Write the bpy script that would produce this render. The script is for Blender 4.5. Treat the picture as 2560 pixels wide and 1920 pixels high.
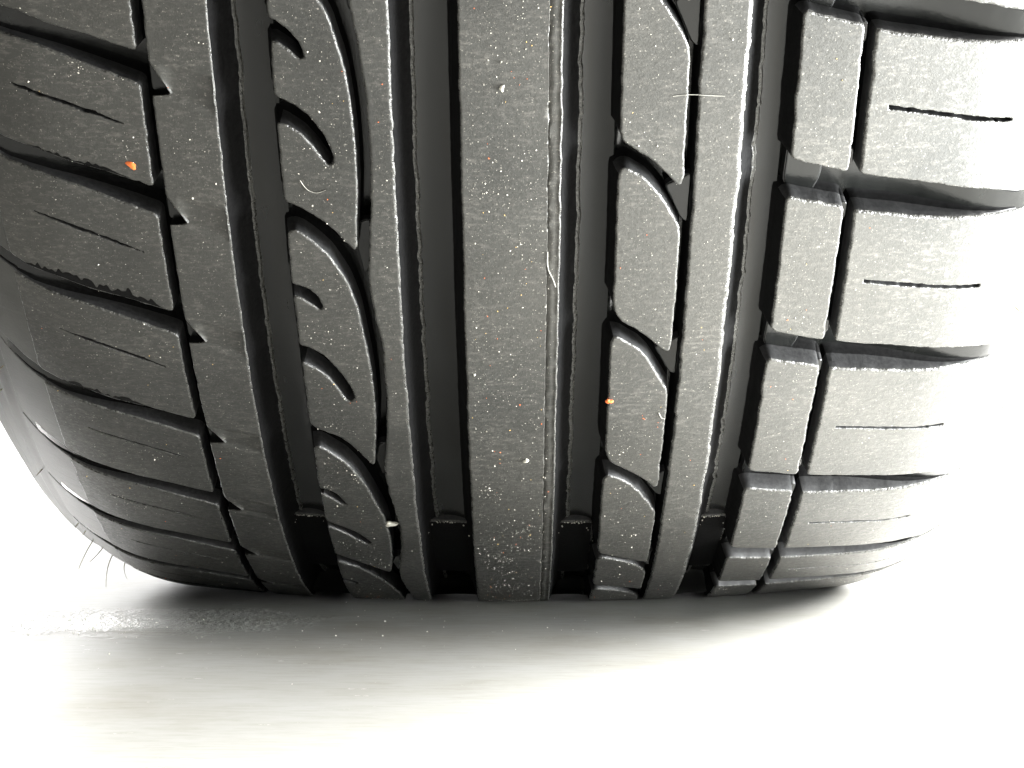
import bpy, bmesh, math, random
import numpy as np
from mathutils import Matrix, Vector

random.seed(7)
rng = np.random.default_rng(7)
scene = bpy.context.scene
for o in list(bpy.data.objects):
    bpy.data.objects.remove(o)

# ------------------------------------------------------------------ camera
# metres; floor at z = 0, axle of the tyre along x, tread faces -y towards the camera
cam_data = bpy.data.cameras.new("camera")
cam = bpy.data.objects.new("camera", cam_data)
scene.collection.objects.link(cam)
cam_data.sensor_width = 36.0
cam_data.lens = 71.31
cam_data.clip_start = 0.01
cam_data.clip_end = 200.0
CAM_POS = Vector((0.00296, -0.65653, 0.06147))
yaw, pitch, roll = -0.00485, -0.00293, 0.00169
fw = Vector((math.sin(yaw) * math.cos(pitch), math.cos(yaw) * math.cos(pitch), -math.sin(pitch)))
rt = Vector((math.cos(yaw), -math.sin(yaw), 0.0))
up = rt.cross(fw)
rt2 = math.cos(roll) * rt + math.sin(roll) * up
up2 = -math.sin(roll) * rt + math.cos(roll) * up
m = Matrix((rt2, up2, -fw)).transposed().to_4x4()
m.translation = CAM_POS
cam.matrix_world = m
scene.camera = cam

# ------------------------------------------------------------------ world: the white surround of the product shot
world = bpy.data.worlds.new("World")
scene.world = world
world.use_nodes = True
wn = world.node_tree
wn.nodes["Background"].inputs[0].default_value = (1.0, 1.0, 1.0, 1.0)
wn.nodes["Background"].inputs[1].default_value = 0.055

# ------------------------------------------------------------------ lamps
def area_lamp(name, loc, target, sx, sy, power, col, spread=180):
    d = bpy.data.lights.new(name, 'AREA')
    d.shape = 'RECTANGLE'
    d.size = sx
    d.size_y = sy
    d.energy = power
    d.color = col
    d.spread = math.radians(spread)
    o = bpy.data.objects.new(name, d)
    scene.collection.objects.link(o)
    o.location = loc
    o.rotation_euler = (Vector(target) - Vector(loc)).to_track_quat('-Z', 'Y').to_euler()
    return o

area_lamp("low_side_softbox", (0.30, -0.25, 0.05), (0.095, -0.235, 0.185), 0.15, 0.12, 5.4, (0.975, 1.0, 1.0), 116)
area_lamp("high_softbox", (0.95, -0.66, 0.95), (0.05, -0.30, 0.0), 0.75, 0.75, 74.0, (1.0, 0.99, 0.975))
area_lamp("back_side_softbox", (0.50, 0.22, 0.26), (0.14, -0.14, 0.12), 0.30, 0.30, 110.0, (1.0, 0.995, 0.985))
area_lamp("left_fill_softbox", (-0.42, 0.34, 0.26), (-0.14, -0.14, 0.18), 0.2, 0.2, 2.8, (1.0, 0.99, 0.97), 80)
area_lamp("backdrop_lamp", (0.0, 0.60, 1.0), (0.0, 1.05, 0.0), 2.4, 0.6, 62.0, (1.0, 1.0, 1.0), 116)

# ------------------------------------------------------------------ view
scene.view_settings.view_transform = 'Standard'
scene.view_settings.look = 'None'
scene.view_settings.exposure = 0.0
scene.view_settings.gamma = 1.0
scene.view_settings.use_curve_mapping = False
scene.render.film_transparent = False

# ------------------------------------------------------------------ materials
def new_mat(name):
    mt = bpy.data.materials.new(name)
    mt.use_nodes = True
    nt = mt.node_tree
    return mt, nt, nt.nodes["Principled BSDF"]

def nd(nt, kind, **kw):
    n = nt.nodes.new(kind)
    for k, v in kw.items():
        if k in n.inputs:
            n.inputs[k].default_value = v
        else:
            setattr(n, k, v)
    return n

def obj_coord(nt, scale=(1, 1, 1)):
    tc = nd(nt, 'ShaderNodeTexCoord')
    mp = nd(nt, 'ShaderNodeMapping')
    mp.inputs['Scale'].default_value = scale
    nt.links.new(tc.outputs['Object'], mp.inputs['Vector'])
    return mp.outputs['Vector']

def noise(nt, vec, scale, detail=4.0, rough=0.6):
    n = nd(nt, 'ShaderNodeTexNoise')
    n.inputs['Scale'].default_value = scale
    n.inputs['Detail'].default_value = detail
    n.inputs['Roughness'].default_value = rough
    nt.links.new(vec, n.inputs['Vector'])
    return n.outputs['Fac']

def ramp(nt, fac, stops):
    r = nd(nt, 'ShaderNodeValToRGB')
    while len(r.color_ramp.elements) < len(stops):
        r.color_ramp.elements.new(0.5)
    for e, (pos, c) in zip(r.color_ramp.elements, stops):
        e.position = pos
        e.color = c if len(c) == 4 else (*c, 1.0)
    nt.links.new(fac, r.inputs['Fac'])
    return r.outputs['Color']

def mixc(nt, fac, a, b, mode='MIX'):
    mx = nd(nt, 'ShaderNodeMix', data_type='RGBA', blend_type=mode)
    if isinstance(fac, (int, float)):
        mx.inputs[0].default_value = fac
    else:
        nt.links.new(fac, mx.inputs[0])
    for sock, v in ((mx.inputs[6], a), (mx.inputs[7], b)):
        if isinstance(v, tuple):
            sock.default_value = v if len(v) == 4 else (*v, 1.0)
        else:
            nt.links.new(v, sock)
    return mx.outputs[2]

def mathn(nt, op, a, b):
    n = nd(nt, 'ShaderNodeMath', operation=op)
    for s, v in ((n.inputs[0], a), (n.inputs[1], b)):
        if isinstance(v, (int, float)):
            s.default_value = v
        else:
            nt.links.new(v, s)
    return n.outputs[0]

def bump(nt, height, strength, dist, normal=None):
    b = nd(nt, 'ShaderNodeBump')
    b.inputs['Strength'].default_value = strength
    b.inputs['Distance'].default_value = dist
    nt.links.new(height, b.inputs['Height'])
    if normal is not None:
        nt.links.new(normal, b.inputs['Normal'])
    return b.outputs['Normal']

def rubber_worn():
    mt, nt, bs = new_mat("worn_tread_rubber")
    v = obj_coord(nt)
    vs = obj_coord(nt, (0.45, 1.0, 1.5))          # scuffs run across the tread
    n_big = noise(nt, v, 38.0, 6.0, 0.65)
    n_patch = noise(nt, v, 11.0, 3.0, 0.5)
    n_fine = noise(nt, v, 900.0, 3.0, 0.7)
    n_streak = noise(nt, vs, 800.0, 4.0, 0.75)
    n_pit = noise(nt, v, 2600.0, 2.0, 0.6)
    base = ramp(nt, n_big, [(0.3, (0.025, 0.0252, 0.0230)), (0.7, (0.045, 0.0452, 0.0415))])
    base = mixc(nt, ramp(nt, n_patch, [(0.38, (0, 0, 0)), (0.64, (0.75, 0.75, 0.75))]), base, (0.056, 0.0545, 0.0485))
    dust = ramp(nt, n_streak, [(0.50, (0, 0, 0)), (0.72, (1, 1, 1))])
    patch = ramp(nt, n_big, [(0.36, (0.15, 0.15, 0.15)), (0.66, (0.62, 0.62, 0.62))])
    dfac = mathn(nt, 'MULTIPLY', dust, patch)
    col = mixc(nt, dfac, base, (0.16, 0.15, 0.135))
    spk = ramp(nt, noise(nt, v, 1900.0, 2.0, 0.6), [(0.64, (0, 0, 0)), (0.74, (1, 1, 1))])
    col = mixc(nt, mathn(nt, 'MULTIPLY', spk, 0.60), col, (0.33, 0.31, 0.27))
    nt.links.new(col, bs.inputs['Base Color'])
    r = ramp(nt, n_fine, [(0.3, (0.42, 0.42, 0.42)), (0.7, (0.62, 0.62, 0.62))])
    nt.links.new(r, bs.inputs['Roughness'])
    bs.inputs['Specular IOR Level'].default_value = 0.42
    nb = bump(nt, n_streak, 0.35, 0.0003)
    nb = bump(nt, n_fine, 0.35, 0.0002, nb)
    nb = bump(nt, n_pit, 0.25, 0.00012, nb)
    nt.links.new(nb, bs.inputs['Normal'])
    return mt

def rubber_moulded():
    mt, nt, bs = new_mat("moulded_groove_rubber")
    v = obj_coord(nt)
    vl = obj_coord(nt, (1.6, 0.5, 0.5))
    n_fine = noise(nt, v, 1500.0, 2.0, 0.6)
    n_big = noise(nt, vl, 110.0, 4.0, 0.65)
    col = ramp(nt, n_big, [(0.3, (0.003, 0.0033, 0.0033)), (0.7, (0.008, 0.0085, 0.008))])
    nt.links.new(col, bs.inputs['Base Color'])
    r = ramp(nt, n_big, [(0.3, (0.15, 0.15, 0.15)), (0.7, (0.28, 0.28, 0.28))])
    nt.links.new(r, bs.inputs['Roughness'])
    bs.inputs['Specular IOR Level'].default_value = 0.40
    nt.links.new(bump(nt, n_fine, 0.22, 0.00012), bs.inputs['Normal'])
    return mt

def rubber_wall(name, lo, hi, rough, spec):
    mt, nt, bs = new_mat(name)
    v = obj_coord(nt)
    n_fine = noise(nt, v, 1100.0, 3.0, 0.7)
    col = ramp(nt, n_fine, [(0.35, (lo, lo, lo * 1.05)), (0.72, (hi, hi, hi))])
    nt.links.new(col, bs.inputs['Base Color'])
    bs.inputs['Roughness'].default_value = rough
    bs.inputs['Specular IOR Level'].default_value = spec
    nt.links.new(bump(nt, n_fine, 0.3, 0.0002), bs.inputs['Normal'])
    return mt

def rubber_edge():
    mt, nt, bs = new_mat("scuffed_edge_rubber")
    v = obj_coord(nt)
    n_fine = noise(nt, v, 1700.0, 3.0, 0.7)
    n_mid = noise(nt, v, 420.0, 3.0, 0.7)
    col = ramp(nt, n_fine, [(0.42, (0.022, 0.022, 0.020)), (0.74, (0.09, 0.088, 0.078))])
    nt.links.new(col, bs.inputs['Base Color'])
    r = ramp(nt, n_mid, [(0.35, (0.22, 0.22, 0.22)), (0.7, (0.45, 0.45, 0.45))])
    nt.links.new(r, bs.inputs['Roughness'])
    bs.inputs['Specular IOR Level'].default_value = 0.6
    nb = bump(nt, n_mid, 0.9, 0.0007)
    nb = bump(nt, n_fine, 0.8, 0.0003, nb)
    nt.links.new(nb, bs.inputs['Normal'])
    return mt

def rubber_side():
    mt, nt, bs = new_mat("sidewall_rubber")
    v = obj_coord(nt)
    n_big = noise(nt, v, 60.0, 5.0, 0.65)
    n_fine = noise(nt, v, 1400.0, 3.0, 0.7)
    col = ramp(nt, n_big, [(0.3, (0.030, 0.0297, 0.0265)), (0.7, (0.052, 0.051, 0.046))])
    nt.links.new(col, bs.inputs['Base Color'])
    bs.inputs['Roughness'].default_value = 0.48
    nt.links.new(bump(nt, n_fine, 0.3, 0.0002), bs.inputs['Normal'])
    return mt

def plain(name, col, rough=0.6):
    mt, nt, bs = new_mat(name)
    v = obj_coord(nt)
    n = noise(nt, v, 700.0, 2.0, 0.6)
    c2 = tuple(min(1.0, c * 1.35) for c in col)
    nt.links.new(ramp(nt, n, [(0.3, tuple(c * 0.7 for c in col)), (0.7, c2)]), bs.inputs['Base Color'])
    bs.inputs['Roughness'].default_value = rough
    return mt

def floor_material():
    mt, nt, bs = new_mat("wet_polished_floor")
    v = obj_coord(nt)
    vs = obj_coord(nt, (0.20, 1.0, 1.0))
    n_big = noise(nt, v, 16.0, 6.0, 0.65)
    n_streak = noise(nt, vs, 420.0, 5.0, 0.75)
    n_fine = noise(nt, v, 1200.0, 3.0, 0.7)
    col = ramp(nt, n_big, [(0.30, (0.33, 0.318, 0.280)), (0.46, (0.385, 0.382, 0.355)), (0.70, (0.42, 0.422, 0.405))])
    st = ramp(nt, n_streak, [(0.45, (1, 1, 1)), (0.75, (0.78, 0.77, 0.74))])
    col = mixc(nt, 1.0, col, st, 'MULTIPLY')
    nt.links.new(col, bs.inputs['Base Color'])
    r = ramp(nt, n_streak, [(0.2, (0.21, 0.21, 0.21)), (0.8, (0.29, 0.29, 0.29))])
    nt.links.new(r, bs.inputs['Roughness'])
    bs.inputs['IOR'].default_value = 1.75
    nb = bump(nt, n_streak, 0.07, 0.0004)
    nb = bump(nt, n_fine, 0.07, 0.00012, nb)
    # pebbled wet patch left of the contact
    tc = nd(nt, 'ShaderNodeTexCoord')
    mp = nd(nt, 'ShaderNodeMapping')
    mp.inputs['Location'].default_value = (0.100 * 20, 0.120 * 30, 0)
    mp.inputs['Scale'].default_value = (20, 30, 0)
    nt.links.new(tc.outputs['Object'], mp.inputs['Vector'])
    ln = nd(nt, 'ShaderNodeVectorMath', operation='LENGTH')
    nt.links.new(mp.outputs['Vector'], ln.inputs[0])
    dist = mathn(nt, 'ADD', ln.outputs['Value'], mathn(nt, 'MULTIPLY', mathn(nt, 'SUBTRACT', noise(nt, v, 60.0, 4.0, 0.7), 0.5), 1.6))
    mask = ramp(nt, dist, [(0.25, (1, 1, 1)), (1.0, (0, 0, 0))])
    peb = noise(nt, obj_coord(nt, (0.7, 0.40, 1.0)), 620.0, 4.0, 0.7)
    hgt = mathn(nt, 'MULTIPLY', peb, mask)
    nb = bump(nt, hgt, 1.0, 0.0014, nb)
    nt.links.new(nb, bs.inputs['Normal'])
    return mt

M_TOP, M_GRV, M_EDGE, M_SIDE = rubber_worn(), rubber_moulded(), rubber_edge(), rubber_side()
M_WALL = rubber_wall("shaded_wall_rubber", 0.003, 0.008, 0.8, 0.06)  # near-black: the shade on the groove walls is put into the colour
M_BWALL = rubber_wall("lit_block_wall_rubber", 0.012, 0.030, 0.5, 0.35)  # lighter: the light these walls catch is put into the colour
TREAD_MATS = [M_TOP, M_GRV, M_EDGE, M_SIDE, M_WALL, M_BWALL]
M_FLOOR = floor_material()
M_BACK = plain("white_backdrop", (0.55, 0.55, 0.55), 0.9)
M_GRIT = plain("pale_grit", (0.55, 0.53, 0.46))
M_YELLOW = plain("yellow_grit", (0.62, 0.42, 0.14))
M_ORANGE = plain("orange_chip", (0.75, 0.16, 0.03))
M_LINT = plain("pale_lint", (0.38, 0.37, 0.33))
M_HAIR = plain("rubber_hair", (0.26, 0.235, 0.14))
M_SHADOW = rubber_wall("painted_shadow_black", 0.002, 0.004, 0.5, 0.1)  # near-black for the painted shadow along block edges

# ------------------------------------------------------------------ floor
def link(o, parent=None):
    scene.collection.objects.link(o)
    if parent is not None:
        o.parent = parent
    return o

def sheet(name, rows, mat, label):
    """a sheet through rows of points (y, z) running along x"""
    xs = np.linspace(-6, 6, 25)
    verts = [(x, y, z) for y, z in rows for x in xs]
    n = len(xs)
    faces = [(r * n + i, r * n + i + 1, (r + 1) * n + i + 1, (r + 1) * n + i) for r in range(len(rows) - 1) for i in range(n - 1)]
    me = bpy.data.meshes.new(name)
    me.from_pydata(verts, [], faces)
    me.polygons.foreach_set("use_smooth", np.ones(len(me.polygons), bool))
    me.materials.append(mat)
    o = link(bpy.data.objects.new(name, me))
    o["kind"] = "structure"
    o["label"] = label

sheet("floor", [(-6 + 0.4 * i, 0.0) for i in range(19)], M_FLOOR, "pale glossy floor under the tyre, blown out to white")
cove = [(1.2, 0.0)] + [(1.2 + 0.8 * math.sin(a), 0.8 - 0.8 * math.cos(a)) for a in np.linspace(0.1, math.pi / 2, 12)] + [(2.0, 2.0), (2.0, 3.5)]
sheet("backdrop", cove, M_BACK, "plain white backdrop curving up behind the tyre")

# ------------------------------------------------------------------ the tyre's shape
R0 = 0.315              # rolling radius at the crown
Z0 = 0.0070699          # how far the load flattens it
CROWN = 0.7284          # crown curvature
DEG = R0 * math.pi / 180 * 1000     # mm of tread per degree

def make_profile():
    ds = 0.0005
    w, u, r, al = [0.0], [0.0], [R0], [0.0]
    while w[-1] < 0.215:
        if w[-1] < 0.094:
            a = math.atan(2 * CROWN * u[-1])
        elif al[-1] < 0.8:
            a = al[-1] + ds / 0.06
        elif al[-1] < 1.35:
            a = al[-1] + ds / 0.04
        else:
            a = al[-1] + ds / 0.09
        w.append(w[-1] + ds)
        u.append(u[-1] + math.cos(a) * ds)
        r.append(r[-1] - math.sin(a) * ds)
        al.append(a)
    return [np.array(x) for x in (w, u, r, al)]

PW, PU, PR, PA = make_profile()

def surf(w_mm, th_deg, h_mm):
    """tread coordinates (across the tread, round the tread, height above it) to metres"""
    w = np.asarray(w_mm, float) / 1000
    th = np.radians(np.asarray(th_deg, float))
    h = np.asarray(h_mm, float) / 1000
    aw, s = np.abs(w), np.sign(w)
    u, r, a = np.interp(aw, PW, PU), np.interp(aw, PW, PR), np.interp(aw, PW, PA)
    zs = R0 - r * np.cos(th)
    dz = np.maximum(0.0, Z0 + 0.0002 - zs) * (np.cos(th) > 0)
    uu = u + h * np.sin(a)
    rr = r + h * np.cos(a)
    mk = np.clip((aw - 0.075) / 0.03, 0, 1)
    mk = mk * mk * (3 - 2 * mk)
    uu = uu + 0.0055 * mk * np.exp(-np.maximum(0, zs + dz - Z0) / 0.016)
    return np.stack([s * uu, -rr * np.sin(th), R0 - rr * np.cos(th) + dz - Z0], -1)

DEPTH = 7.2
def depth(w_mm):
    """groove depth in mm; the grooves run out over the shoulders"""
    aw = np.abs(np.asarray(w_mm, float))
    t = np.where(np.asarray(w_mm, float) < 0, np.clip((aw - 72) / 46, 0, 1), np.clip((aw - 79) / 35, 0, 1))
    t = t * t * (3 - 2 * t)
    return DEPTH * (1 - t) + 0.25 * t

def finish(name, verts, faces, mats, fmat, parent, sharp=38):
    me = bpy.data.meshes.new(name)
    me.from_pydata([tuple(p) for p in verts], [], faces)
    for mt in mats:
        me.materials.append(mt)
    if fmat is not None:
        me.polygons.foreach_set("material_index", np.asarray(fmat, np.int32))
    me.polygons.foreach_set("use_smooth", np.ones(len(me.polygons), bool))
    me.update()
    me.set_sharp_from_angle(angle=math.radians(sharp))
    return link(bpy.data.objects.new(name, me), parent)

tyre = link(bpy.data.objects.new("tyre", None))
tyre["label"] = "black worn car tyre with four deep grooves standing on the pale floor"
tyre["category"] = "tyre"

# smooth 1-D wear noise along an edge
def wobble(x, seed, scale):
    r = np.random.default_rng(seed)
    t = r.normal(size=4096)
    i = np.asarray(x, float) / scale + 1000.0
    k = np.floor(i).astype(int)
    f = i - k
    f = f * f * (3 - 2 * f)
    return t[k % 4096] * (1 - f) + t[(k + 1) % 4096] * f

# ------------------------------------------------------------------ carcass: groove floors, shoulders and sidewalls
def carcass():
    th = np.concatenate([np.arange(-24, 72, 0.4), np.arange(72, 336, 2.0)])
    ws = np.concatenate([np.arange(-212, -122, 1.5), np.arange(-122, 122.1, 1.0), np.arange(123.5, 213, 1.5)])
    def hh(w):
        h = -depth(w)
        aw = np.abs(w)
        for c, wd, amp in ((125.5, 0.9, 0.8), (130.0, 0.9, 0.9), (134.0, 1.6, 0.5), (152, 1.2, 0.7), (158, 1.2, 0.7)):
            h = h + amp * np.exp(-((aw - c) / wd) ** 2)
        for a, b in ((-58.8, -46.6), (-23.2, -9.6), (11.0, 22.6), (47.8, 57.9)):        # the main grooves have rounded bottoms
            d = np.abs(w - (a + b) / 2) / ((b - a) / 2)
            h = h + np.where(d < 1, 1.6 * d ** 2, 0)
        return h
    outer = hh(ws)
    inner_w = ws[::-6]
    W = np.concatenate([ws, inner_w])
    H = np.concatenate([outer, np.full(len(inner_w), -13.0)])
    n = len(W)
    sq = 1 - 0.8 * np.clip((12.4 - np.abs(np.where(th > 180, th - 360, th))) / 1.2, 0, 1)      # grooves made shallower at the contact to block light leaking from behind
    G = surf(W[None, :] + 0 * th[:, None], th[:, None] + 0 * W[None, :], np.where(np.abs(W) < 118, 1, 0)[None, :] * (H[None, :] * sq[:, None]) + np.where(np.abs(W) < 118, 0, 1)[None, :] * H[None, :] + 0 * th[:, None])
    verts = G.reshape(-1, 3)
    faces, fm = [], []
    nt = len(th)
    for i in range(nt):
        j = (i + 1) % nt
        for k in range(n):
            l = (k + 1) % n
            faces.append((i * n + k, i * n + l, j * n + l, j * n + k))
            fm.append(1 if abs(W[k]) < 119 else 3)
    return finish("carcass", verts, faces, TREAD_MATS, fm, tyre, 60)

carcass()

# ------------------------------------------------------------------ tread pieces
# wall of a tread piece, bottom to top: (sideways run in mm, share of the groove depth)
WALL = [(3.1, 1.0), (2.1, 0.955), (1.45, 0.86), (0.95, 0.62), (0.5, 0.3)]

# right-hand walls of the ribs end in a rounded foot; a lighter bead is added to paint its highlight
FOOT = [(4.5, 1.0), (4.1, 0.90), (3.5, 0.915), (2.3, 0.80), (1.35, 0.52), (0.6, 0.24)]

def loft_rib(name, wl, wr, th, cols, kl=1.0, kr=1.0, bev=0.45, hfun=None, seed=1, jit=0.10, bevr=None):
    """a rib that runs round the tyre; wl, wr are its edges (mm) at every angle of th"""
    jl = jit * (wobble(th * DEG, seed, 1.6) * 0.7 + wobble(th * DEG, seed + 1, 9.0) * 0.6)
    jr = jit * (wobble(th * DEG, seed + 2, 1.6) * 0.7 + wobble(th * DEG, seed + 3, 9.0) * 0.6)
    L, Rr = wl + jl, wr + jr
    L0, R0_ = wl + 0.25 * jl, wr + 0.25 * jr
    br = bevr or bev
    cw, ch, cm = [], [], []
    def add(w, h, mtl):
        cw.append(w + 0 * th)
        ch.append(h + 0 * th)
        cm.append(mtl)
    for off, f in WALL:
        add(L0 - off * kl * (1.35 if kl == 1.0 else 1), -depth(L) * f - (0.1 if f == 1.0 else 0), 4)  # widened black wall paints shade on the groove's right side
    add(L, -bev, 2)
    add(L + bev * 0.3, -bev * 0.3, 2)
    add(L + bev, 0.0, 0)
    for c in cols:
        w = (L + bev + 0.25) * (1 - c) + (Rr - br - 0.25) * c
        h = 0 * th if hfun is None else hfun(w, th)
        add(w, h, 0)
    br2 = min(br, 0.7)
    add(Rr - br, 0.0, 2)
    add(Rr - br * 0.3, -br2 * 0.3, 2)
    add(Rr, -br2, 4)
    jf = 0.10 * wobble(th * DEG, seed + 5, 1.2) + 0.08 * wobble(th * DEG, seed + 6, 5.0)
    for off, f in FOOT[::-1]:
        add(R0_ + off * kr + (jf if off > 3 else 0), -depth(Rr) * f - (0.1 if f == 1.0 else 0), 4 if f < 0.85 else 2)
    W, H = np.array(cw).T, np.array(ch).T
    G = surf(W, th[:, None] + 0 * W, H)
    n = W.shape[1]
    faces, fm = [], []
    for i in range(len(th) - 1):
        for k in range(n - 1):
            faces.append((i * n + k, i * n + k + 1, (i + 1) * n + k + 1, (i + 1) * n + k))
            fm.append(cm[k])
    return finish(name, G.reshape(-1, 3), faces, TREAD_MATS, fm, tyre, 50)

def resample(pts, step):
    """closed polygon (mm) to short edges; every point carries (x, y, k)"""
    out = []
    n = len(pts)
    for i in range(n):
        a, b = np.array(pts[i]), np.array(pts[(i + 1) % n])
        m_ = max(1, int(math.ceil(np.hypot(*(b - a)[:2]) / step)))
        for j in range(m_):
            out.append(a + (b - a) * j / m_)
    return np.array(out)

def offset_dirs(P):
    d = np.roll(P, -1, 0) - P
    d /= np.maximum(1e-6, np.hypot(d[:, 0], d[:, 1]))[:, None]
    nrm = np.stack([d[:, 1], -d[:, 0]], 1)          # outward for a counter-clockwise loop
    a = nrm + np.roll(nrm, 1, 0)
    l = np.maximum(0.35, (a ** 2).sum(1) / 2)
    return a / l[:, None]

def block(name, outer, holes=(), top=0.0, bev=0.4, k0=0.28, parent=None, seed=1, jit=0.07, step=1.1, smooth=1,
          wall=WALL, grid=5.0, topmat=0):
    """a tread block: outline in (w mm, degrees[, wall slope]) raised from the groove floor"""
    bm = bmesh.new()
    fill_edges = []
    lay = bm.faces.layers.int.new("m")
    for li, loop in enumerate([outer] + list(holes)):
        pts = [(q[0], q[1] * DEG, q[2] if len(q) > 2 else k0) for q in loop]
        A = sum(pts[i][0] * pts[(i + 1) % len(pts)][1] - pts[(i + 1) % len(pts)][0] * pts[i][1] for i in range(len(pts)))
        if (A < 0) != (li > 0):
            pts = pts[::-1]
        P = resample(pts, step if li == 0 else 0.6)
        if li == 0:
            for _ in range(smooth):
                P[:, :2] = 0.5 * P[:, :2] + 0.25 * (np.roll(P, 1, 0) + np.roll(P, -1, 0))[:, :2]
        D = offset_dirs(P[:, :2])
        s = np.arange(len(P)) * 1.1
        j = jit * (wobble(s, seed * 13 + li, 1.3) + 0.7 * wobble(s, seed * 17 + li, 6.0))
        j[-2:] *= 0.3
        j[:2] *= 0.3
        Q = P[:, :2] + D * j[:, None]
        kk = P[:, 2]
        b = bev if li == 0 else min(bev, 0.22)
        rings = []
        for off, h, frac, scale in [(-b - 0.22, top, None, 1), (-b, top, None, 1), (-b * 0.3, top - b * 0.3, None, 1), (0, top - b, None, 1)]:
            rings.append((Q + D * off, np.full(len(Q), h)))
        for off, f in wall[::-1]:
            R_ = P[:, :2] + D * (off * kk + 0.25 * j)[:, None] if li == 0 else Q
            rings.append((R_, np.minimum(top - b - 0.01, -depth(R_[:, 0]) * f - (0.12 if f == 1.0 else 0))))
        vr = [[bm.verts.new((x[0], x[1], z)) for x, z in zip(R_, hz)] for R_, hz in rings]
        n = len(Q)
        for r in range(len(vr) - 1):
            mtl = topmat if r == 0 else ((1 if topmat == 1 else 2) if r < 3 else (5 if r < 5 else 4))  # upper wall rings take the lit colour, lower ones the shaded
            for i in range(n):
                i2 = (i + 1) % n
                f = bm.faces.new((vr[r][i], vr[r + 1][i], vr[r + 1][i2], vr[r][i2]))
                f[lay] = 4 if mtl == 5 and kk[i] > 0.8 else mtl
        for i in range(n):
            fill_edges.append(bm.edges.get((vr[0][i], vr[0][(i + 1) % n])))
    res = bmesh.ops.triangle_fill(bm, use_beauty=True, use_dissolve=False, edges=fill_edges, normal=(0, 0, 1))
    for f in res["geom"]:
        if isinstance(f, bmesh.types.BMFace):
            f[lay] = topmat
            if f.normal.z < 0:
                f.normal_flip()
    xs = [v.co.x for v in bm.verts]
    ys = [v.co.y for v in bm.verts]
    for axis, lo, hi in ((0, min(xs), max(xs)), (1, min(ys), max(ys))):
        c = math.ceil(lo / grid) * grid + 0.013
        while c < hi:
            co = (c, 0, 0) if axis == 0 else (0, c, 0)
            no = (1, 0, 0) if axis == 0 else (0, 1, 0)
            bmesh.ops.bisect_plane(bm, geom=bm.verts[:] + bm.edges[:] + bm.faces[:], plane_co=co, plane_no=no, dist=1e-5)
            c += grid
    bm.verts.index_update()
    co = np.array([v.co[:] for v in bm.verts])
    X = surf(co[:, 0], co[:, 1] / DEG, co[:, 2])
    faces = [[v.index for v in f.verts] for f in bm.faces]
    fm = [f[lay] for f in bm.faces]
    bm.free()
    return finish(name, X, faces, TREAD_MATS, fm, parent or tyre, 50)

fine = np.concatenate([np.arange(-24, 74, 0.16), np.arange(74, 337, 1.0)])
U = np.linspace(0, 1, 7)

# centre rib with the narrow worn strip along its right edge
def centre_h(w, th):
    j = 8.35 + 0.07 * wobble(th * DEG, 51, 2.0)
    d = w - j
    return np.where(np.abs(d) < 0.14, -0.35, np.where(d > 0, -0.03 - 0.05 * d + 0.05 * wobble(th * DEG, 52, 1.5), 0.0))
cc = np.array([0, .15, .3, .45, .6, .75, .83, .868, .878, .885, .892, .899, .92, .96, 1.0])
loft_rib("centre_rib", -9.6 + 0 * fine, 11.0 + 0 * fine, fine, cc, hfun=centre_h, seed=11, bev=0.35, jit=0.09)

# right narrow rib between the thin groove and the outer right groove
loft_rib("narrow_rib", 38.3 + 0 * fine, 47.8 + 0 * fine, fine, U, kl=0.25, seed=21, bev=0.5, bevr=0.95, jit=0.15)

# left narrow rib beside the swooshes: its left edge swells and shrinks
CRL = [(57.06, -30.8), (56.15, -30.2), (55.29, -29.5), (54.23, -29.0), (53.49, -28.4), (52.58, -28.2), (51.0, -28.0), (49.74, -28.2),
       (47.95, -28.6), (46.05, -29.4), (45.56, -29.8), (44.65, -30.0), (43.88, -29.6), (42.66, -29.1), (41.94, -28.5), (41.21, -28.1),
       (40.0, -27.9), (38.2, -27.9), (36.88, -28.2), (34.34, -29.2), (32.4, -30.1), (31.4, -30.2), (30.40, -29.8), (29.11, -29.2),
       (28.01, -28.6), (26.42, -28.2), (24.52, -28.4), (22.62, -29.1), (19.8, -30.2), (18.4, -30.2), (16.9, -29.8), (14.89, -29.0), (11.94, -27.8)]
ext = [(t + 12.0, w) for t, w in CRL if t > 46.06] + [(t + 24.0, w) for t, w in CRL if 46.06 < t] + CRL + [(t - 13.0, w) for t, w in CRL if t < 24.9]
ext = sorted(set(ext))
wl = np.interp(fine, [e[0] for e in ext], [e[1] for e in ext])
loft_rib("narrow_rib", wl, -23.2 + 0 * fine, fine, U, kl=0.22, seed=31, bev=0.4, bevr=0.5, jit=0.11)

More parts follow.
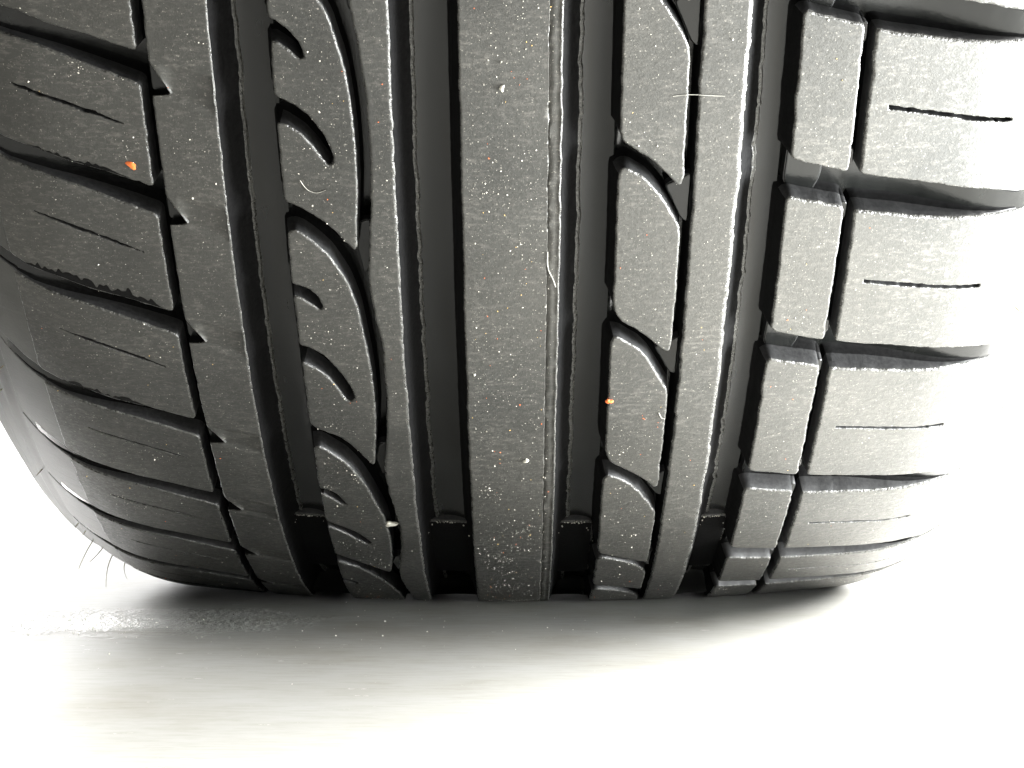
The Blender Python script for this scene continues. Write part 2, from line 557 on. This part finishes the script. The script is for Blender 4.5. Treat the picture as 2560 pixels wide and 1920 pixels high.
# left inner rib with the shallow troughs that lead from the cross grooves to the main groove
TB = [72.4, 66.1, 59.8, 53.43, 47.58, 41.10, 34.03, 27.51, 21.26, 14.63, 8.2, 1.8]      # left cross grooves, top to bottom
nl = [(-0.44, -71.7), (-0.40, -69.6), (-0.36, -68.6), (-0.30, -68.15), (-0.22, -68.3), (0.05, -69.0), (0.5, -70.4), (0.9, -71.5), (1.05, -71.7)]
ts, wsn = [], []
for tb in TB[::-1]:
    for d, w in nl:
        ts.append(tb + d)
        wsn.append(w)
th_b = np.unique(np.round(np.concatenate([fine, ts]), 4))
def trough(w, th):
    h = np.zeros(np.broadcast(w, th).shape)
    for tb in TB:
        f = (w + 71) / 12.0
        lo, hi = tb - 0.38 - 0.62 * f, tb + 1.0 - 0.52 * f
        a = np.clip((th - lo) / 0.12, 0, 1) * np.clip((hi - th) / 0.16, 0, 1)
        h = h - 0.55 * a * np.clip((w + 69.5) / 2.0, 0, 1)
    return h
loft_rib("inner_rib", np.interp(th_b, ts, wsn), -58.8 + 0 * th_b, th_b, np.linspace(0, 1, 13), kl=0.2, hfun=trough, seed=41, bev=0.35, jit=0.08)

# the hooked ends of the cross grooves are shallow
for k, tb in enumerate(TB):
    block("groove_tip", [(-72.2, tb + .85), (-70.4, tb + .42), (-68.5, tb - .12), (-68.6, tb - .36), (-70.5, tb - .4), (-72.2, tb - .4)],
          top=-1.9, seed=460 + k, bev=0.25, jit=0.02, k0=0.05, topmat=1)

# ---- left shoulder
def left_shoulder(a, b, seed):
    """block between the cross groove at a (above) and the one at b (below)"""
    p = (a - b) / 6.5
    top = [(-73.9, 0), (-79, .38), (-84, .75), (-92, 1.3), (-100, 1.75), (-106, 2.08), (-110.2, 2.55)]
    bot = [(-110.2, 3.5), (-106, 3.1), (-97.5, 2.7), (-92, 2.32), (-83, 1.88), (-73.9, 1.36)]
    o = [(w, a + t) for w, t in top] + [(w, b + t) for w, t in bot]
    c = [(-101.4, a - .33 * p), (-96, a - .68 * p), (-90, a - 1.07 * p), (-84, a - 1.5 * p), (-78.4, a - 1.92 * p)]
    hw = 0.42 / DEG
    sipe = [(w, t + hw * (0.35 if i in (0, 4) else 1)) for i, (w, t) in enumerate(c)] + [(w, t - hw * (0.35 if i in (0, 4) else 1)) for i, (w, t) in list(enumerate(c))[::-1]]
    blk = block("shoulder_block", o, [sipe], seed=seed, bev=0.4, jit=0.09)
    q = [(-109.7, a + 2.55), (-113, a + 2.95), (-116, a + 3.45), (-119, a + 4.15), (-121.8, a + 5.0),
         (-121.8, b + 5.5), (-119, b + 4.85), (-116, b + 4.35), (-113, b + 3.85), (-109.7, b + 3.5)]
    block("shoulder_buttress", q, top=-0.14, seed=seed + 50, bev=0.12, parent=blk, topmat=3, jit=0.04)

for i in range(len(TB) - 1):
    left_shoulder(TB[i], TB[i + 1], 100 + i)

# ---- right shoulder
RB = [72.2, 64.2, 56.45, 48.62, 39.85, 29.85, 21.05, 14.5, 6.6, -1.0]
def right_shoulder(a, b, seed):
    top = [(72.8, -.72), (77, -.9), (82, -1.07), (88, -1.26), (93, -1.4), (100, -1.53), (110, -1.65), (121.8, -1.5)]
    bot = [(121.8, -1.15), (110, -.74), (102, -.32), (91.5, .15), (82, .55), (77, .78), (72.8, .96)]
    o = [(w, a + t) for w, t in top] + [(w, b + t) for w, t in bot]
    mid = (a - .9 + b + .78) / 2
    c = [(77.2, mid), (82, mid - .17), (86, mid - .33), (91, mid - .53), (96, mid - .72), (100, mid - .86), (104.2, mid - .98)]
    hw = 0.5 / DEG
    sp = [(w, t + hw) for w, t in c] + [(w, t - hw) for w, t in c[::-1]]
    blk = block("shoulder_block", o, [sp], seed=seed, bev=0.55, jit=0.09)
    g = [(70.5, a - .53), (64, a - .2), (60, a + .02), (58.6, a + .12), (57.9, a - .05, 1.0), (57.9, (a + b) / 2 + 1, 1.0), (57.9, b + 2.0, 1.0),
         (58.8, b + 1.76), (64, b + 1.45), (70.5, b + 1.06)]
    blk2 = block("inner_shoulder_block", g, seed=seed + 20, bev=0.45, jit=0.09)
    # rubber bridges in the thin groove between the two, and the ledge in the cross groove
    block("tie_bar", [(70.0, a - .55), (71.7, a - .62), (71.6, a - 1.45), (70.0, a - 1.4)], top=-2.2, seed=seed, bev=0.15, parent=blk2, jit=0.02, k0=0.05, topmat=1)
    block("tie_bar", [(70.0, b + 1.95), (71.7, b + 1.9), (71.7, b + 1.1), (70.0, b + 1.15)], top=-2.2, seed=seed, bev=0.15, parent=blk2, jit=0.02, k0=0.05, topmat=1)
    block("groove_ledge", [(58.4, b + 2.1), (58.0, b + .3), (59, b - .1), (64.2, b - .35), (65.6, b + .3), (66.4, b + 1.5)], top=-4.6, seed=seed, bev=0.25, parent=blk2, jit=0.03, k0=0.15, topmat=1)

for i in range(len(RB) - 1):
    right_shoulder(RB[i], RB[i + 1], 200 + i)

# ---- right inner blocks between the main groove and the thin groove
def right_inner(pts, seed, shift=0.0):
    o = [(w, t + shift, 0.95 if w < 23.2 else 0.22) for w, t in pts]
    return block("inner_block", o, seed=seed, bev=0.4, jit=0.07)
E1 = [(22.5, 50.0), (23.3, 50.28), (24.2, 50.28), (25.7, 50.11), (28.4, 49.75), (30.9, 49.17), (33.1, 48.53), (35.1, 47.83), (36.0, 47.41), (36.25, 47.0), (36.2, 46.0),
      (36.2, 43.7), (36.2, 41.3), (36.0, 40.8), (35.2, 40.7), (33.8, 40.95), (32.0, 41.37), (29.7, 41.85), (26.7, 42.31), (24.6, 42.62), (23.2, 43.1), (22.6, 43.7), (22.6, 46.5)]
E0 = [(22.5, 57.6), (23.3, 57.9), (24.2, 57.95), (25.7, 57.8), (28.4, 57.4), (30.0, 57.05), (32.1, 56.52), (33.9, 55.99), (35.2, 55.5), (36.0, 55.1), (36.1, 54.4), (36.1, 51.0), (36.15, 49.7),
      (35.9, 49.45), (34.8, 49.42), (33.1, 49.86), (31.4, 50.2), (29.2, 50.62), (25.5, 51.1), (23.4, 51.4), (22.6, 51.9), (22.6, 54.5)]
E2 = [(22.5, 41.3), (23.1, 41.7), (23.8, 41.78), (26.0, 41.42), (28.7, 41.0), (31.0, 40.39), (33.1, 39.58), (35.4, 38.62), (36.2, 38.2), (36.35, 37.5), (36.3, 34.66), (36.3, 31.2), (36.2, 30.75),
      (35.0, 30.62), (34.2, 31.0), (31.7, 31.63), (28.6, 32.22), (25.5, 32.75), (24.0, 33.05), (22.9, 33.7), (22.6, 34.5), (22.6, 37.5)]
E3 = [(22.6, 31.4), (23.1, 31.8), (23.9, 31.89), (26.7, 31.54), (29.3, 31.03), (32.1, 30.16), (34.1, 29.26), (36.0, 28.25), (36.6, 27.9), (36.6, 27.1), (36.6, 24.5), (36.6, 21.8), (36.4, 21.4),
      (33.2, 21.75), (29.8, 22.25), (25.5, 22.8), (23.4, 23.1), (22.7, 23.8), (22.6, 27.0)]
E4 = [(22.6, 22.0), (23.2, 22.35), (24.2, 22.35), (26.6, 22.05), (30.4, 21.55), (33.3, 20.95), (35.8, 20.0), (36.6, 19.3), (36.7, 18.0), (36.7, 15.6), (34.5, 15.9), (30, 16.4), (25.5, 16.9), (23.4, 17.1), (22.6, 17.7)]
for k, (pp, sh) in enumerate([(E1, 16.2), (E0, 0), (E1, 0), (E2, 0), (E3, 0), (E4, 0), (E4, -6.4), (E4, -12.8)]):
    right_inner(pp, 300 + k, sh)
for k, t in enumerate((58.0, 50.3, 41.75, 31.9, 22.3)):
    s_ = 0.85
    block("groove_bridge", [(36.2, t - .8), (34.8, t - .95), (32.6, t - 1.35 * s_), (34.3, t - 2.15 * s_), (36.2, t - 3.2 * s_), (38.1, t - 3.5 * s_), (38.2, t - .6)],
          top=-2.4, seed=320 + k, bev=0.3, jit=0.03, k0=0.1, topmat=1)

# ---- left inner blocks with hooked slots, bounded by the swooshes
h0a = [(-46.9, 56.29), (-45.4, 56.21), (-43.6, 55.94), (-41.8, 55.57), (-40.7, 55.17), (-40.1, 54.8), (-40.9, 54.72), (-41.7, 54.82), (-42.9, 55.06), (-45.1, 55.39), (-46.8, 55.43)]
h0b = [(-46.7, 53.19), (-44.8, 53.04), (-42.4, 52.78), (-39.8, 52.35), (-37.7, 51.75), (-36.1, 51.1), (-35.5, 50.5), (-36.6, 50.25), (-37.8, 50.58), (-39.5, 51.08), (-41.6, 51.6), (-44.1, 51.96), (-46.7, 52.1)]
h1a = [(-46.8, 44.44), (-45.3, 44.4), (-42.9, 44.17), (-41.3, 43.82), (-40.3, 43.2), (-41.1, 43.07), (-42.4, 43.3), (-44.4, 43.63), (-46.6, 43.85)]
h1b = [(-46.6, 41.0), (-44.6, 40.85), (-42.1, 40.53), (-40.1, 40.08), (-37.8, 39.31), (-35.9, 38.42), (-35.3, 37.75), (-36.3, 37.45), (-37.3, 37.55), (-38.7, 38.18), (-40.5, 38.93), (-43.0, 39.49), (-46.6, 39.99)]
h2a = [(-46.8, 30.2), (-44.7, 30.15), (-42.5, 29.73), (-41.4, 29.2), (-40.5, 28.7), (-41.7, 28.65), (-44.0, 29.25), (-46.7, 29.7)]
h2b = [(-46.8, 26.7), (-45.3, 26.5), (-42.4, 26.08), (-39.4, 25.5), (-37.4, 24.85), (-35.9, 24.2), (-37.1, 23.95), (-39.4, 24.5), (-41.8, 25.2), (-45.1, 25.8), (-46.8, 26.05)]
h3a = [(-46.8, 17.6), (-44.3, 17.3), (-42.2, 16.5), (-43.3, 16.25), (-45.5, 16.8), (-46.8, 17.0)]
C1up = [(-46.6, 47.1), (-44.7, 47.24), (-42.6, 46.96), (-40.3, 46.55), (-38.0, 46.02), (-36.0, 45.26), (-34.7, 44.7), (-33.7, 44.06), (-32.9, 43.4), (-32.4, 42.8), (-31.9, 41.75),
        (-31.3, 40.48), (-31.0, 39.64), (-30.8, 38.51), (-30.7, 37.46), (-30.9, 36.16), (-31.5, 34.69), (-32.3, 32.7)]
C1low = [(-32.9, 32.62), (-34.2, 33.08), (-35.8, 33.70), (-37.9, 34.37), (-40, 34.83), (-43, 35.15), (-45.4, 35.4), (-46.6, 35.75)]
C0up = [(-46.6, 58.65), (-44.7, 58.79), (-42.6, 58.5), (-40.3, 58.1), (-38.0, 57.5), (-36.6, 57.0), (-35.6, 56.65), (-34.7, 56.24), (-33.8, 55.57), (-32.9, 55.0), (-32.2, 54.29), (-31.7, 53.48), (-31.3, 52.68), (-31.0, 51.79),
        (-30.9, 50.58), (-31.0, 49.28), (-31.5, 47.93), (-32.0, 46.45)]
C0low = [(-32.5, 46.3), (-33.9, 46.62), (-36, 47.17), (-39, 47.72), (-42.1, 48.15), (-44.8, 48.45), (-46.6, 48.6)]
C2up = [(-46.6, 33.85), (-45.1, 33.97), (-42.8, 33.5), (-39.8, 32.88), (-37.8, 32.15), (-36.4, 31.48), (-34.9, 30.45), (-33.6, 29.39), (-32.3, 28.1), (-31.5, 27.1), (-31.0, 25.8), (-30.9, 24.4), (-31.4, 21.9), (-32.2, 19.8)]
C2low = [(-33.0, 19.55), (-34.5, 19.85), (-37.7, 20.6), (-42.6, 21.55), (-45.5, 22.1), (-46.6, 22.35)]
C3up = [(-46.6, 20.95), (-44.7, 20.7), (-41.2, 20.1), (-38.3, 19.08), (-35.8, 17.95), (-33.4, 16.4), (-31.9, 14.5), (-31.0, 12.3), (-31.2, 9.5), (-32, 7.6)]
C3low = [(-38, 8.4), (-42.6, 9.0), (-46.6, 9.6)]
def left_inner(upe, low, hooks, seed, shift=0.0):
    o = list(upe) + list(low)
    for hk in hooks:
        o += hk[::-1]
    o = [(w, t + shift, 1.0 if w < -46.3 else 0.22) for w, t in o]
    return block("inner_block", o, seed=seed, bev=0.4, jit=0.06, step=0.9)
for k, (u_, l_, hk, sh) in enumerate([(C1up, C1low, [h1b, h1a], 24.4), (C0up, C0low, [h0b, h0a], 0), (C1up, C1low, [h1b, h1a], 0), (C2up, C2low, [h2b, h2a], 0), (C3up, C3low, [h3a], 0)]):
    left_inner(u_, l_, hk, 400 + k, sh)
for k, t in enumerate((57.6, 45.9, 32.2, 19.4)):
    block("groove_bridge", [(-31.4, t + 1.5), (-28.9, t + 1.6), (-29.4, t - .8), (-31.2, t - 1.2), (-32.3, t + .3)], top=-2.6, seed=420 + k, bev=0.3, jit=0.03, k0=0.1, topmat=1)

# ---- wear bars across the four main grooves, drawn long and black to paint the shade below
for k, (a, b) in enumerate(((-58.0, -47.4), (-22.4, -10.4), (11.8, 21.8), (48.6, 57.2))):
    block("wear_bar", [(a, 24.75), (a + 1.5, 24.9), (b - 1.5, 24.9), (b, 24.75), (b + .3, 16.2), (b - .8, 15.9), (a + .8, 15.9), (a - .3, 16.2)], top=-5.4, seed=440 + k, bev=0.5, jit=0.06, k0=0.35, topmat=4,
          wall=[(1.2, 1.0), (0.5, 0.9)])

# ---- ragged black strips painting shadow along the lower edges of two left shoulder blocks
def shadow_strip(tb, w0, w1, wid, seed):
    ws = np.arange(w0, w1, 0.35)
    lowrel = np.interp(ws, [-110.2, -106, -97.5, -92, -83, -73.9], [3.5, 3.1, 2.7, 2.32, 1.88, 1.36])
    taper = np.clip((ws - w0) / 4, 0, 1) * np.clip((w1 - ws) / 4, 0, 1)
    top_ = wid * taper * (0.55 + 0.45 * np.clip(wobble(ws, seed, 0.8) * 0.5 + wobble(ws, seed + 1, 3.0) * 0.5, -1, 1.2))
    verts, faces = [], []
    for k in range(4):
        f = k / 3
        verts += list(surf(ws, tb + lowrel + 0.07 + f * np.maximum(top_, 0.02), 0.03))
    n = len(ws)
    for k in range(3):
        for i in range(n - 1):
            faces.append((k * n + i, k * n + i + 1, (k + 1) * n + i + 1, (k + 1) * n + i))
    finish("shadow_strip", verts, faces, [M_SHADOW], None, tyre, 60)

shadow_strip(41.10, -107, -76, 0.55, 71)
shadow_strip(34.03, -105, -84, 0.33, 73)
shadow_strip(47.58, -100, -79, 0.22, 75)

# ---- fine rubber hairs left by the mould on the sidewalls
def hair(w, th, length, bend, seed):
    r = np.random.default_rng(seed)
    base = surf(w, th, -0.3)
    tip = surf(w, th, length)
    nrm = (tip - base) / np.linalg.norm(tip - base)
    side = np.cross(nrm, [0, 1, 0])
    side /= np.linalg.norm(side)
    tw = np.array([0.2 * r.normal(), 0.6 * r.normal(), 0.6 * r.normal() - 0.3])
    n, m_ = 7, 5
    verts, faces = [], []
    for i in range(n):
        t = i / (n - 1)
        c = base + nrm * (length / 1000 * t) + (side * bend + tw * abs(bend)) * (length / 1000) * t * t
        rad = 0.00015 * (1 - 0.5 * t)
        o2 = np.cross(nrm, side)
        for j in range(m_):
            an = 2 * math.pi * j / m_
            verts.append(c + rad * (math.cos(an) * side + math.sin(an) * o2))
    for i in range(n - 1):
        for j in range(m_):
            j2 = (j + 1) % m_
            faces.append((i * m_ + j, i * m_ + j2, (i + 1) * m_ + j2, (i + 1) * m_ + j))
    finish("rubber_hair", verts, faces, [M_HAIR], None, tyre, 60)

for k, (w, th, ln, bd) in enumerate([(-119, 15.5, 9, .1), (-118, 13.5, 5, -.2), (-116, 12.0, 8, .3), (-121, 18.5, 2.2, 0), (-120, 17.2, 2.0, 0), (-114, 9.5, 4, .6),
                                     (-127, 33.5, 8, .3), (-124, 26, 2.5, 0), (-123, 36, 3, .2), (118, 30, 6, .4), (121, 36, 7, -.3), (116, 41, 4, .2), (119, 26, 5, .3), (122, 33, 3, .2)]):
    hair(w, th, ln, bd, 500 + k)

# ------------------------------------------------------------------ grit and lint lying on the tread and the floor
OCT_V = np.array([(1, 0, 0), (-1, 0, 0), (0, 1, 0), (0, -1, 0), (0, 0, 1), (0, 0, -1)], float)
OCT_F = [(0, 2, 4), (2, 1, 4), (1, 3, 4), (3, 0, 4), (2, 0, 5), (1, 2, 5), (3, 1, 5), (0, 3, 5)]

def grains(name, label, cat, mat, centres, radii, squash=0.6):
    verts, faces = [], []
    for c, r in zip(centres, radii):
        k = len(verts)
        A = rng.normal(size=(3, 3))
        q, _ = np.linalg.qr(A)
        s = r * (0.6 + 0.8 * rng.random(3))
        for v in OCT_V:
            verts.append(c + q @ (v * s * (0.8 + 0.4 * rng.random())))
        faces += [tuple(i + k for i in f) for f in OCT_F]
    me = bpy.data.meshes.new(name)
    me.from_pydata([tuple(v) for v in verts], [], faces)
    me.materials.append(mat)
    o = link(bpy.data.objects.new(name, me))
    o["label"] = label
    o["category"] = cat
    o["kind"] = "stuff"
    return o

TOPS = [(-108, -75), (-71, -59.5), (-46, -32), (-27, -24), (-9, 10), (23, 35.5), (39, 47), (58.5, 69.5), (74.5, 105)]
WT = [0.3, 0.4, 1.3, 0.8, 2.0, 1.1, 0.7, 0.7, 0.15]
bpy.context.view_layer.update()
DG = bpy.context.evaluated_depsgraph_get()
def on_top(w, t):
    # only where a block carries the grain, not over an open groove
    a, b = surf(w, t, 6.0), surf(w, t, 0.0)
    d = Vector(b - a)
    hit, loc, _n, _i, _o, _m = scene.ray_cast(DG, Vector(a), d.normalized(), distance=d.length + 0.0004)
    return hit

def tread_points(n, clump):
    area = np.array([(b - a) * w for (a, b), w in zip(TOPS, WT)])
    area /= area.sum()
    pts = []
    while len(pts) < n:
        i = rng.choice(len(TOPS), p=area)
        a, b = TOPS[i]
        w, t = a + (b - a) * rng.random(), 11 + 48 * rng.random()
        m_ = 1 if rng.random() > clump else int(3 + rng.exponential(6))
        for _ in range(m_):
            ww = w + (rng.normal() * 2.2 if m_ > 1 else 0)
            tt = t + (rng.normal() * 0.35 if m_ > 1 else 0)
            if a + 0.5 < ww < b - 0.5 and on_top(ww, tt):
                pts.append((ww, tt))
    return np.array(pts[:n])

P = tread_points(2800, 0.12)
grains("tread_grit", "pale sand grains stuck to the worn tread", "grit", M_GRIT, surf(P[:, 0], P[:, 1], 0.02), 0.00004 + 0.000045 * rng.exponential(1.0, len(P)).clip(0, 5))
P = tread_points(70, 0.05)
grains("yellow_grit", "yellowish sand grains stuck to the worn tread", "grit", M_YELLOW, surf(P[:, 0], P[:, 1], 0.03), 0.00010 + 0.00007 * rng.random(len(P)))
P = tread_points(75, 0.05)
grains("orange_grit", "tiny orange specks scattered over the worn tread", "grit", M_ORANGE, surf(P[:, 0], P[:, 1], 0.03), 0.00009 + 0.00007 * rng.random(len(P)))

def floor_points(n, cx, cy, sx, sy):
    return np.stack([cx + sx * rng.normal(size=n), cy + sy * rng.normal(size=n), np.full(n, 0.00005)], 1)
P = np.concatenate([floor_points(160, -0.108, -0.125, 0.014, 0.012), floor_points(90, -0.06, -0.14, 0.06, 0.03)])
grains("floor_grit", "fine pale grains on the wet floor in front of the tyre", "grit", M_GRIT, P, 0.00006 + 0.00007 * rng.exponential(1.0, len(P)).clip(0, 3))

# pale grains added as painted glints along the corners of the wear bars
P = []
for a, b in ((-58.0, -47.4), (-22.4, -10.4), (11.8, 21.8), (48.6, 57.2)):
    for _ in range(16):
        P.append((a + 2 + (b - a - 4) * rng.random(), 24.85 + 0.05 * rng.normal(), -5.3))
    for sgn, e in ((1, a), (-1, b)):
        for q in range(6):
            f = rng.random()
            P.append((e + sgn * (2.0 - 2.6 * f), 24.7 - 2.0 * f + 0.1 * rng.normal(), -5.0 + 1.5 * f))
P = np.array(P)
grains("groove_glints", "pale grains standing in for glints along the wear bars low in the main grooves", "grit", M_GRIT, surf(P[:, 0], P[:, 1], P[:, 2]), 0.00012 + 0.0001 * rng.random(len(P)))

# the few bigger chips, each on its own
def chip(name, label, cat, mat, w, t, size, seed, h=0.1):
    r = np.random.default_rng(seed)
    bm = bmesh.new()
    bmesh.ops.create_icosphere(bm, subdivisions=2, radius=1.0)
    c = surf(w, t, h)
    nr = surf(w, t, h + 1) - c
    nr /= np.linalg.norm(nr)
    e1 = np.array([1.0, 0, 0])
    e1 -= nr * e1.dot(nr)
    e1 /= np.linalg.norm(e1)
    e2 = np.cross(nr, e1)
    ph = r.random(6) * 6.28
    for v in bm.verts:
        x, y, z = v.co
        an = math.atan2(y, x)
        k = 1 + 0.28 * math.sin(2 * an + ph[0]) + 0.2 * math.sin(3 * an + ph[1]) + 0.12 * math.sin(5 * an + ph[2])
        p = c + e1 * (x * k * size[0]) + e2 * (y * k * size[1]) + nr * (z * size[2])
        v.co = p
    me = bpy.data.meshes.new(name)
    bm.to_mesh(me)
    bm.free()
    me.materials.append(mat)
    o = link(bpy.data.objects.new(name, me))
    o["label"] = label
    o["category"] = cat
    o["group"] = "loose chips on the tread"
    return o

chip("orange_chip", "orange paint chip on the left shoulder block of the tread", "chip", M_ORANGE, -78.0, 49.9, (0.0010, 0.0009, 0.0003), 1)
chip("orange_chip", "orange paint chip on the left edge of a right inner block", "chip", M_ORANGE, 22.9, 37.7, (0.0008, 0.0008, 0.0004), 2)
chip("pale_chip", "cream crumb wedged in the thin groove low on the left", "chip", M_GRIT, -30.6, 26.6, (0.0017, 0.0014, 0.0006), 3, h=-0.5)
chip("pale_chip", "white stone chip on the centre rib above the floor", "chip", M_GRIT, 4.0, 33.3, (0.0007, 0.0007, 0.0004), 4)
chip("pale_chip", "small white stone chip near the top of the centre rib", "chip", M_GRIT, -1.1, 53.7, (0.0006, 0.0006, 0.0004), 5)

def lint(label, pts, rad, seed):
    """a thin fibre lying on the tread, through tread coordinates"""
    pts = np.array(pts, float)
    s = np.linspace(0, len(pts) - 1, 6 * (len(pts) - 1) + 1)
    i = np.clip(s.astype(int), 0, len(pts) - 2)
    f = (s - i)[:, None]
    def at(k):
        return pts[np.clip(k, 0, len(pts) - 1)]
    p0, p1, p2, p3 = at(i - 1), at(i), at(i + 1), at(i + 2)
    C = 0.5 * (2 * p1 + (p2 - p0) * f + (2 * p0 - 5 * p1 + 4 * p2 - p3) * f ** 2 + (3 * p1 - p0 - 3 * p2 + p3) * f ** 3)
    X = surf(C[:, 0], C[:, 1], 0.12)
    N = surf(C[:, 0], C[:, 1], 1.12) - X
    N /= np.linalg.norm(N, axis=1)[:, None]
    T = np.gradient(X, axis=0)
    T /= np.linalg.norm(T, axis=1)[:, None]
    B = np.cross(T, N)
    verts, faces = [], []
    for k in range(len(X)):
        for j in range(4):
            an = math.pi / 2 * j + 0.4
            verts.append(X[k] + rad * (math.cos(an) * N[k] + math.sin(an) * B[k]))
    for k in range(len(X) - 1):
        for j in range(4):
            j2 = (j + 1) % 4
            faces.append((k * 4 + j, k * 4 + j2, k * 4 + 4 + j2, k * 4 + 4 + j))
    o = finish("lint_fibre", verts, faces, [M_LINT], None, None, 60)
    o["label"] = label
    o["category"] = "fibre"
    o["group"] = "lint fibres on the tread"

lint("curved pale fibre on the left inner block above the swoosh", [(-42.8, 49.6), (-41.5, 49.2), (-39.6, 49.05), (-37.6, 49.2)], 0.00008, 1)
lint("thin kinked fibre along the right edge of the centre rib", [(8.4, 46.4), (8.5, 45.6), (9.6, 45.0), (10.2, 44.6)], 0.00009, 2)
lint("straight pale thread standing in for a star glint across the thin groove on the right", [(33.0, 53.3), (36.5, 53.35), (40.0, 53.3), (43.5, 53.25)], 0.00007, 3)  # thread added to paint a specular star
lint("short white fibre at the right edge of a right inner block", [(34.6, 36.8), (35.4, 36.4), (36.3, 36.4)], 0.00012, 4)
